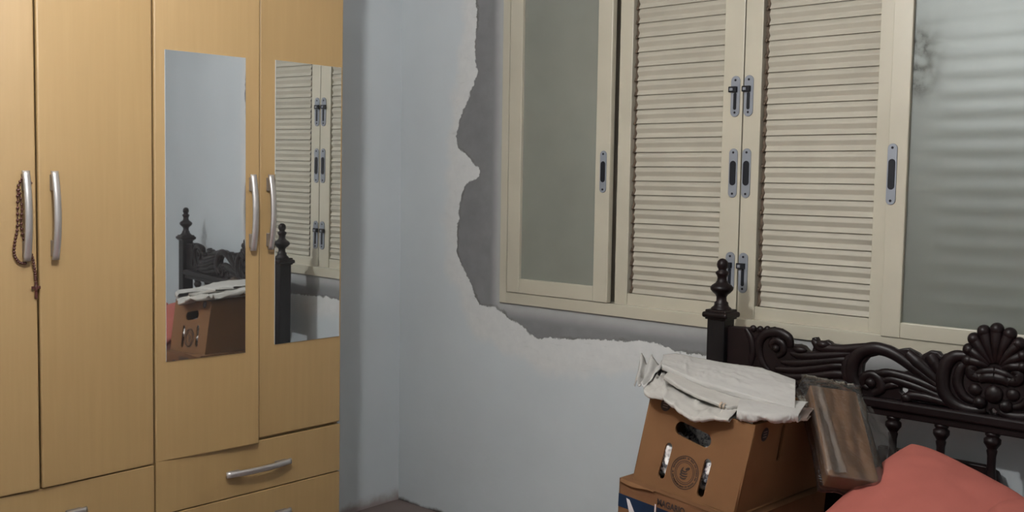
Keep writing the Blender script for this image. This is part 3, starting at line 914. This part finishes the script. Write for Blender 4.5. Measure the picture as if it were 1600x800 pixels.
def carton(root, loc, F, dims, holes, mat, top=False, flap=0.0):
    W, D_, H = dims
    T = 0.006
    def face(kind, pts2, hl, off=0.0, depth=T, mi=None):
        me = plate(pts2, hl, depth=depth)
        def fn(p):
            a, b, d = p.x, p.y, off + depth / 2 - p.z        # d measured inward
            if kind == 'front': q = F(a / W, d / D_, b / H)
            elif kind == 'back': q = F(a / W, 1 - d / D_, b / H)
            elif kind == 'left': q = F(d / W, a / D_, b / H)
            elif kind == 'right': q = F(1 - d / W, a / D_, b / H)
            elif kind == 'bottom': q = F(a / W, b / D_, d / H)
            else: q = F(a / W, b / D_, 1 - d / H)
            return q - loc
        return me, fn
    for kind, w, h in (('front', W, H), ('back', W, H), ('left', D_, H), ('right', D_, H), ('bottom', W, D_)) + ((('top', W, D_),) if top else ()):
        me, fn = face(kind, rect(0, w, 0, h), holes.get(kind, []))
        nm = {'front': 'front_panel', 'back': 'back_panel', 'left': 'side_panel', 'right': 'side_panel', 'bottom': 'bottom_panel', 'top': 'lid_panel'}[kind]
        MB().add_mesh(me, fn).build(nm, mat, root)
    return face

BL = Vector((1.937, -0.815, 0.679))
UC = {(0, 0, 0): (1.937, -0.815, 0.679), (1, 0, 0): (2.290, -0.840, 0.651), (0, 0, 1): (1.963, -0.770, 0.928), (1, 0, 1): (2.320, -0.796, 0.902),
      (0, 1, 0): (1.972, -0.395, 0.684), (1, 1, 0): (2.325, -0.420, 0.656), (0, 1, 1): (1.985, -0.400, 0.930), (1, 1, 1): (2.342, -0.420, 0.904)}
UF = hexa(UC)
box1 = tag(empty('cardboard_box', UF(0.5, 0.5, 0)), 'open brown cardboard box with slotted hand holes and round logo, upper of two', 'box', )
W1, D1, H1 = 0.357, 0.42, 0.253
face1 = carton(box1, Vector(UF(0.5, 0.5, 0)), UF, (W1, D1, H1), {
    'front': [stadium(0.171, 0.1785, 0.126, 0.040, -0.13), stadium(0.0985, 0.082, 0.106, 0.0235, math.pi / 2 - 0.06), stadium(0.237, 0.073, 0.108, 0.0235, math.pi / 2 - 0.02)],
    'back': [stadium(0.17, 0.17, 0.12, 0.036)],
    'right': [stadium(0.172, 0.178, 0.108, 0.019, math.pi / 2)],
    'left': [stadium(0.30, 0.075, 0.112, 0.030, math.pi / 2)]}, M['card'])

def decal(face, kind, root, name, shapes, off=-0.0012, flip=False):
    """shapes: list of (outline, holes, material index)"""
    mb = MB()
    for outl, hl, mi in shapes:
        me, fn = face(kind, outl, hl, off=off - 0.0004 * mi, depth=0.0006)
        mb.add_mesh(me, fn, mi)
    return mb

def ring(cx, cy, r, t): return (circle(cx, cy, r, 48), [circle(cx, cy, r - t, 48)], 0)
lx, ly = 0.1715, 0.0695
SX = 0.047
sh = [ring(lx, ly, 0.0470, 0.0022), ring(lx, ly, 0.0335, 0.0018), ring(lx, ly, 0.0285, 0.0013)]
rnd = random.Random(4)
a = 0.0
while a < 2 * math.pi - 0.1:
    da = rnd.uniform(0.05, 0.11)
    r0, r1 = 0.0375, 0.0425
    if rnd.random() < 0.82:
        sh.append(([(lx + r * math.cos(q), ly + r * math.sin(q)) for r, q in ((r0, a), (r1, a), (r1, a + da * 0.62), (r0, a + da * 0.62))], [], 0))
    a += da
for k, (yy, w) in enumerate(((-0.014, 0.011), (-0.007, 0.014), (0.000, 0.013), (0.006, 0.009))):
    pts = [(lx - 0.002 + w * math.cos(q), ly + yy + 0.006 * math.sin(q)) for q in np.linspace(math.pi * 1.05, math.pi * 1.95, 12)] + [(lx - 0.002 + (w - 0.002) * math.cos(q), ly + yy + 0.003 * math.sin(q) + 0.001) for q in np.linspace(math.pi * 1.95, math.pi * 1.05, 12)]
    sh.append((pts, [], 0))
sh.append(([(lx + 0.008 + 0.0075 * math.cos(q) * math.cos(0.5) - 0.0042 * math.sin(q) * math.sin(0.5), ly + 0.012 + 0.0075 * math.cos(q) * math.sin(0.5) + 0.0042 * math.sin(q) * math.cos(0.5)) for q in np.linspace(0, 2 * math.pi, 16)[:-1]], [], 0))
sh.append(([(lx - 0.012 + x, ly + z) for x, z in ((0, -0.008), (0.004, -0.010), (0.003, 0.004), (0.006, 0.015), (0.001, 0.010), (-0.003, 0.0))], [], 0))
decal(face1, 'front', box1, 'printed_logo', sh).build('printed_logo', [M['ink']], box1)
def badge(kind, x, z, r):
    s = [(circle(x, z, r, 28), [], 0)]
    for q in range(3):
        s.append((rect(x - r * 0.5, x + r * 0.5, z - r * 0.45 + q * r * 0.38, z - r * 0.45 + q * r * 0.38 + r * 0.16), [], 1))
    decal(face1, kind, box1, 'printed_badge', s).build('printed_badge', [M['ink_black'], M['ink_pale']], box1)
badge('front', 0.060, 0.236, 0.0175)
badge('right', 0.066, 0.218, 0.019)

# crumpled plastic and paper inside, seen through the holes
def crumple(name, c, r, s, seed, label, grp=None):
    b = bmesh.new()
    bmesh.ops.create_icosphere(b, subdivisions=5, radius=1.0)
    for v in b.verts:
        d = 1 + 0.22 * fbm(v.co + Vector((seed, 0, 0)), 2.2) + 0.07 * abs(fbm(v.co + Vector((0, seed, 0)), 7))
        v.co = Vector((v.co.x * s[0] * d, v.co.y * s[1] * d, max(v.co.z * s[2] * d, -s[2])))
    me = bpy.data.meshes.new(name); b.to_mesh(me); b.free()
    o = link(name, me, M['rubbish'], None, True)
    o.location = c
    tag(o, label, 'bag', grp)
crumple('plastic_bag', (2.035, -0.741, 0.752), 1, (0.055, 0.058, 0.062), 3.0, 'crumpled white plastic bag behind the left slot of the upper cardboard box')
crumple('plastic_bag', (2.185, -0.740, 0.745), 1, (0.070, 0.065, 0.066), 7.0, 'crumpled printed plastic bag behind the right slot of the upper cardboard box')
crumple('plastic_bag', (2.115, -0.585, 0.770), 1, (0.13, 0.10, 0.085), 11.0, 'dark and white crumpled bag behind the top hand hole of the upper cardboard box')
crumple('plastic_bag', (2.055, -0.485, 0.735), 1, (0.055, 0.065, 0.05), 15.0, 'pale crumpled bag behind the slot in the left side of the upper box')

LC = {(0, 0, 0): (1.905, -0.845, 0.466), (1, 0, 0): (2.305, -0.872, 0.466), (0, 0, 1): (1.907, -0.838, 0.681), (1, 0, 1): (2.315, -0.866, 0.648),
      (0, 1, 0): (1.930, -0.375, 0.466), (1, 1, 0): (2.335, -0.400, 0.466), (0, 1, 1): (1.932, -0.375, 0.681), (1, 1, 1): (2.345, -0.395, 0.648)}
LF = hexa(LC)
box2 = tag(empty('cardboard_box', LF(0.5, 0.5, 0)), 'lower brown cardboard box printed with navy bands, under the other box', 'box')
W2, D2, H2 = 0.409, 0.47, 0.200
face2 = carton(box2, Vector(LF(0.5, 0.5, 0)), LF, (W2, D2, H2), {}, M['card_dark'], top=True)
# navy bands, a white slash, gold disc and the row of lettering
pr = [(rect(0.0, 0.132, 0.122, 0.158), [], 0), (rect(0.1415, 0.30, 0.05, 0.158), [], 0)]
pr.append(([(0.030, 0.152), (0.042, 0.150), (0.068, 0.112), (0.078, 0.085), (0.060, 0.085), (0.044, 0.112)], [], 1))
pr.append((rect(0.1345, 0.1385, 0.05, 0.165), [], 1))
pr.append(([(0.218 + 0.050 * math.cos(q), 0.098 + 0.054 * math.sin(q)) for q in np.linspace(0, 2 * math.pi, 40)[:-1]], [], 2))
decal(face2, 'front', box2, 'printed_band', pr).build('printed_band', [M['blue'], M['white_ink'], M['gold']], box2)
tm = text_mesh('MAGARIO', 0.026)
xs_ = [v.co.x for v in tm.vertices]
wd = max(xs_) - min(xs_)
tt = MB()
tt.add_mesh(tm, lambda p: LF((0.190 + p.x * 0.096 / wd) / W2, -0.0016 / D2, (0.1735 + p.y) / H2) - LF(0.5, 0.5, 0))
tt.build('printed_lettering', [M['ink_black']], box2)
fl = MB()
rows = []
for i in range(12):
    u = i / 11
    rows.append([LF(0.02 + 0.30 * u, (0.004 - 0.016 * t) / 1.0, 1 + 0.004 * t - 0.055 * t * t * (0.6 + 0.4 * math.sin(u * 5))) - LF(0.5, 0.5, 0) + Vector((0, -0.003, 0.001)) for t in (0, 0.35, 0.7, 1.0)])
fl.grid(rows)
fl.build('torn_flap', M['card'], box2, True)

# ------------------------------------------------------------------ folded cloths on the upper box
def cloth(name, front, back, drop, mat, label, seed, amp=0.004, under=0.45, N=90, Mv=34, ridge=0.0):
    F_ = catmull(front, N); B_ = catmull(back, N)
    rows = []
    for i in range(N):
        f, b = F_[i], B_[i]
        u = i / (N - 1)
        d = Vector((f.x - b.x, f.y - b.y, 0)); L = d.length; d.normalize()
        h = drop * (0.85 + 0.3 * fbm((u * 3, seed, 0), 1.0))
        r = h / 2
        col = []
        for j in range(Mv):
            t = j / (Mv - 1)
            p = b.lerp(f, t)
            w = fbm((p.x * 5 + seed, p.y * 9, seed), 1.0) * amp + fbm((p.x * 22, p.y * 30 + seed, 0), 1.0) * amp * 0.35
            if ridge:
                k1 = 1 - min(abs(fbm((p.x * 9 + p.y * 5 + seed, p.y * 3 - p.x * 3, seed), 1.0)) * 3.2, 1)
                w += ridge * (k1 ** 2) * (1 - 0.7 * u)
            col.append(p + Vector((0, 0, w * (0.4 + 0.6 * math.sin(math.pi * t)) + 0.004 * math.sin(math.pi * t))))
        last = col[-1].copy()
        for k in range(1, 9):
            a_ = math.pi * k / 8
            wob = 1 + 0.35 * fbm((u * 9, a_, seed + 4), 1.0)
            col.append(last + d * (r * math.sin(a_) * 1.1 * wob) + Vector((0, 0, -r + r * math.cos(a_))))
        e = col[-1].copy()
        for k in range(1, 10):
            t = k / 9
            col.append(e + (b - f) * (under * t) * Vector((1, 1, 1)).x + Vector((0, 0, fbm((u * 6, t * 3, seed + 9), 1.0) * amp * 0.4)))
        rows.append(col)
    mb = MB(); mb.grid(rows)
    o = mb.build(name, mat, None, True)
    c0 = Vector((sum(p.x for p in F_) / N, sum((p.y + q.y) / 2 for p, q in zip(F_, B_)) / N, min(p.z for p in F_) - drop))
    for v in o.data.vertices: v.co -= c0
    o.location = c0
    md = o.modifiers.new('thickness', 'SOLIDIFY'); md.thickness = 0.0022; md.offset = -1
    return tag(o, label, 'cloth', 'folded cloths on the cardboard box')

# bottom layers first
cloth('folded_cloth', [(2.285, -0.735, 0.9145), (2.335, -0.725, 0.9120), (2.375, -0.70, 0.9140), (2.402, -0.66, 0.9160)], [(2.20, -0.56, 0.918), (2.26, -0.55, 0.916), (2.32, -0.54, 0.914), (2.36, -0.52, 0.914)], 0.012, M['pinkish'],
      'pale pinkish folded cloth edge at the very bottom right of the cloth pile', 2.0, 0.002)
cloth('rolled_cloth', [(2.262, -0.795, 0.937), (2.300, -0.792, 0.937), (2.345, -0.775, 0.938), (2.385, -0.745, 0.938), (2.405, -0.715, 0.936)], [(2.19, -0.64, 0.945), (2.23, -0.63, 0.945), (2.28, -0.62, 0.944), (2.33, -0.60, 0.942), (2.365, -0.58, 0.940)], 0.031, M['cloth'],
      'rolled white cloth with open end at the front right of the pile', 5.0, 0.003)
cloth('crumpled_cloth', [(1.925, -0.700, 0.966), (1.955, -0.790, 0.952), (1.992, -0.822, 0.945), (2.040, -0.832, 0.943), (2.082, -0.836, 0.929), (2.128, -0.840, 0.914), (2.162, -0.842, 0.906), (2.208, -0.826, 0.913), (2.250, -0.812, 0.914)],
      [(1.845, -0.50, 0.968), (1.890, -0.50, 0.970), (1.940, -0.50, 0.972), (1.990, -0.50, 0.970), (2.040, -0.51, 0.966), (2.090, -0.52, 0.962), (2.130, -0.53, 0.958), (2.170, -0.54, 0.954), (2.210, -0.55, 0.950)], 0.016, M['cloth2'],
      'crumpled off-white cloth draping over the front left edge of the upper box', 8.0, 0.009, ridge=0.020)
hm = cloth('folded_cloth', [(1.985, -0.735, 0.982), (2.030, -0.752, 0.976), (2.080, -0.764, 0.962), (2.135, -0.766, 0.949), (2.185, -0.766, 0.941), (2.222, -0.762, 0.936), (2.242, -0.738, 0.939), (2.285, -0.708, 0.943), (2.335, -0.690, 0.940)],
      [(1.90, -0.52, 0.984), (1.95, -0.52, 0.983), (2.00, -0.52, 0.980), (2.06, -0.52, 0.975), (2.11, -0.52, 0.970), (2.16, -0.52, 0.966), (2.20, -0.52, 0.962), (2.24, -0.52, 0.958), (2.28, -0.52, 0.954)], 0.015, M['cloth2'],
      'off-white folded cloth with a beige striped hem in the middle of the pile', 12.0, 0.005)
# beige hem on the fold of that cloth
hb = MB()
for q, w_ in ((0.0, 0.0065), (0.0115, 0.0045)):
    rows = []
    for i in range(4):
        x = 2.196 + q + w_ * i / 3
        z = 0.9405 - (x - 2.196) * 0.13
        rows.append([(x, -0.7660 - 0.0135 * math.sin(a_), z + 0.002 - 0.0095 * (1 - math.cos(a_))) for a_ in np.linspace(-0.1, math.pi * 1.0, 11)])
    hb.grid(rows)
ho = hb.build('hem', M['hem'], hm, True)
for v in ho.data.vertices: v.co = v.co - hm.location
cloth('folded_cloth', [(1.930, -0.665, 1.003), (1.994, -0.685, 0.993), (2.043, -0.690, 0.981), (2.108, -0.690, 0.974), (2.172, -0.688, 0.968), (2.254, -0.685, 0.957), (2.323, -0.683, 0.948), (2.374, -0.678, 0.942)],
      [(1.825, -0.50, 0.995), (1.862, -0.49, 1.003), (1.920, -0.49, 1.003), (1.990, -0.495, 1.001), (2.080, -0.50, 1.000), (2.160, -0.495, 1.000), (2.230, -0.50, 0.992), (2.290, -0.51, 0.982)], 0.022, M['cloth'],
      'broad smooth white folded sheet on top of the cloth pile', 20.0, 0.006, ridge=0.006)
# a corner of sheet pulled out at the left end
cn = MB()
rows = []
for i in range(16):
    u = i / 15
    rows.append([Vector((1.905, -0.60, 0.992)).lerp(Vector((1.960, -0.800, 0.955)), t) * (1 - u) + u * (Vector((1.800, -0.585, 0.996)).lerp(Vector((1.905, -0.775, 0.972)), t)) + Vector((0, 0, 0.012 * math.sin(u * 14 + t * 4) * (0.3 + u) + 0.010 * fbm((u * 5, t * 3, 3), 1.5) - 0.012 * u * t)) for t in np.linspace(0, 1, 12)])
cn.grid(rows)
co = cn.build('crumpled_cloth', M['cloth'], None, True)
for v in co.data.vertices: v.co -= Vector((1.88, -0.69, 0.95))
co.location = (1.88, -0.69, 0.95)
md = co.modifiers.new('thickness', 'SOLIDIFY'); md.thickness = 0.002
tag(co, 'loose white cloth corner sticking out at the left end of the pile', 'cloth', 'folded cloths on the cardboard box')

# ------------------------------------------------------------------ flat pack wrapped in clear plastic
def pack():
    rx, ry, rz = 0.592, 0.135, 0.737
    R = Matrix.Rotation(rz, 4, 'Z') @ Matrix.Rotation(ry, 4, 'Y') @ Matrix.Rotation(rx, 4, 'X')
    w, h, t = 0.137, 0.334, 0.050
    root = empty('wrapped_package', (2.497, -0.720, 0.788))
    root.rotation_euler = R.to_euler()
    tag(root, 'flat brown cardboard package wrapped in clear plastic leaning on the white cloths', 'package')
    MB().box(0, w, 0, h, -t, 0, 0.004, 2).build('cardboard_pack', M['card_pack'], root)
    b = bmesh.new()
    bmesh.ops.create_cube(b, size=1.0)
    bmesh.ops.subdivide_edges(b, edges=list(b.edges), cuts=18, use_grid_fill=True)
    for v in b.verts:
        p = v.co
        x, y, z = (p.x + 0.5), (p.y + 0.5), (p.z + 0.5)
        q = Vector((-0.009 + x * (w + 0.018), -0.006 + y * (h + 0.022), -t - 0.004 + z * (t + 0.009)))
        nrm = Vector((p.x if abs(p.x) > 0.49 else 0, p.y if abs(p.y) > 0.49 else 0, p.z if abs(p.z) > 0.49 else 0)).normalized()
        q += nrm * (0.005 * fbm((q.x * 46, q.y * 8, q.z * 30), 1.0, 3) + 0.003 * fbm(q, 30) + 0.005)
        if y > 0.93: q += Vector((-0.010 * (1 - x), 0.012 * (1 - x), 0.0))
        v.co = q
    me = bpy.data.meshes.new('plastic_wrap'); b.to_mesh(me); b.free()
    wrap = link('plastic_wrap', me, M['film'], root, True)
    fl = MB(); rows = []
    for i in range(30):
        v_ = i / 29
        col = []
        for j in range(12):
            u = j / 11
            wdt = 0.082 * (0.25 + 0.9 * math.sin(math.pi * (0.10 + 0.70 * (1 - v_))))
            col.append((w + 0.006 + wdt * u, -0.008 + v_ * (h - 0.01), -0.012 - 0.028 * u + 0.010 * fbm((u * 2, v_ * 5, 2), 1.4) * (0.3 + u)))
        rows.append(col)
    fl.grid(rows)
    fl.build('plastic_flap', M['film'], root, True)
    st = MB(); rows = []
    for i in range(40):
        v_ = i / 39
        rows.append([(-0.004 + (0.050 - 0.012 * v_) * u, 0.004 + v_ * (h - 0.012), 0.0105 + 0.004 * math.sin(u * 9 + 2 * v_) + 0.003 * fbm((u * 3, v_ * 9, 5), 1.0)) for u in np.linspace(0, 1, 10)])
    st.grid(rows)
    st.build('plastic_fold', M['film_fold'], root, True)
pack()

# ------------------------------------------------------------------ pillows
def pillow(name, corner, e1, e2, l1, l2, th, label, seed, zmin=0.464):
    e1 = Vector(e1).normalized(); e2 = Vector(e2).normalized()
    nrm = e2.cross(e1).normalized()
    if nrm.z < 0: nrm = -nrm
    corner = Vector(corner)
    b = MB()
    n = 46
    for side in (1, -1):
        rows = []
        for i in range(n):
            s = -math.cos(math.pi * i / (n - 1))
            row = []
            for j in range(n):
                t = -math.cos(math.pi * j / (n - 1))
                # soft corners and slightly hollow sides
                ss = s * (1 - 0.075 * abs(t) ** 5)
                ts = t * (1 - 0.075 * abs(s) ** 5)
                hgt = th * (max(1 - s ** 2, 0) ** 0.55) * (max(1 - t ** 2, 0) ** 0.55)
                p = corner + e1 * (l1 * (ss + 1) / 2) + e2 * (l2 * (ts + 1) / 2)
                wv = fbm(p + Vector((seed, 0, 0)), 6) * 0.010 * min(hgt / th * 2, 1)
                p = p + nrm * (side * (hgt + wv * side))
                p.z = max(p.z, zmin + 0.004 * (side + 1))
                row.append(p)
            rows.append(row)
        b.grid(rows)
    bmesh.ops.remove_doubles(b.bm, verts=list(b.bm.verts), dist=0.0004)
    o = b.build(name, M['salmon'], None, True)
    c0 = corner + e1 * (l1 / 2) + e2 * (l2 / 2)
    c0.z = zmin
    for v in o.data.vertices: v.co -= c0
    o.location = c0
    return tag(o, label, 'pillow')
pillow('pillow', (2.600, -0.425, 0.853), (0.261, -0.095, -0.053), (-0.089, -0.248, -0.140), 0.42, 0.52, 0.058, 'salmon pillow propped up against the headboard spindles beside the wrapped package', 1.0)
pillow('pillow', (2.885, -0.575, 0.788), (0.45, 0.02, 0.01), (-0.03, -0.40, -0.10), 0.62, 0.46, 0.058, 'second salmon pillow lying at the right in front of the propped one', 5.0)
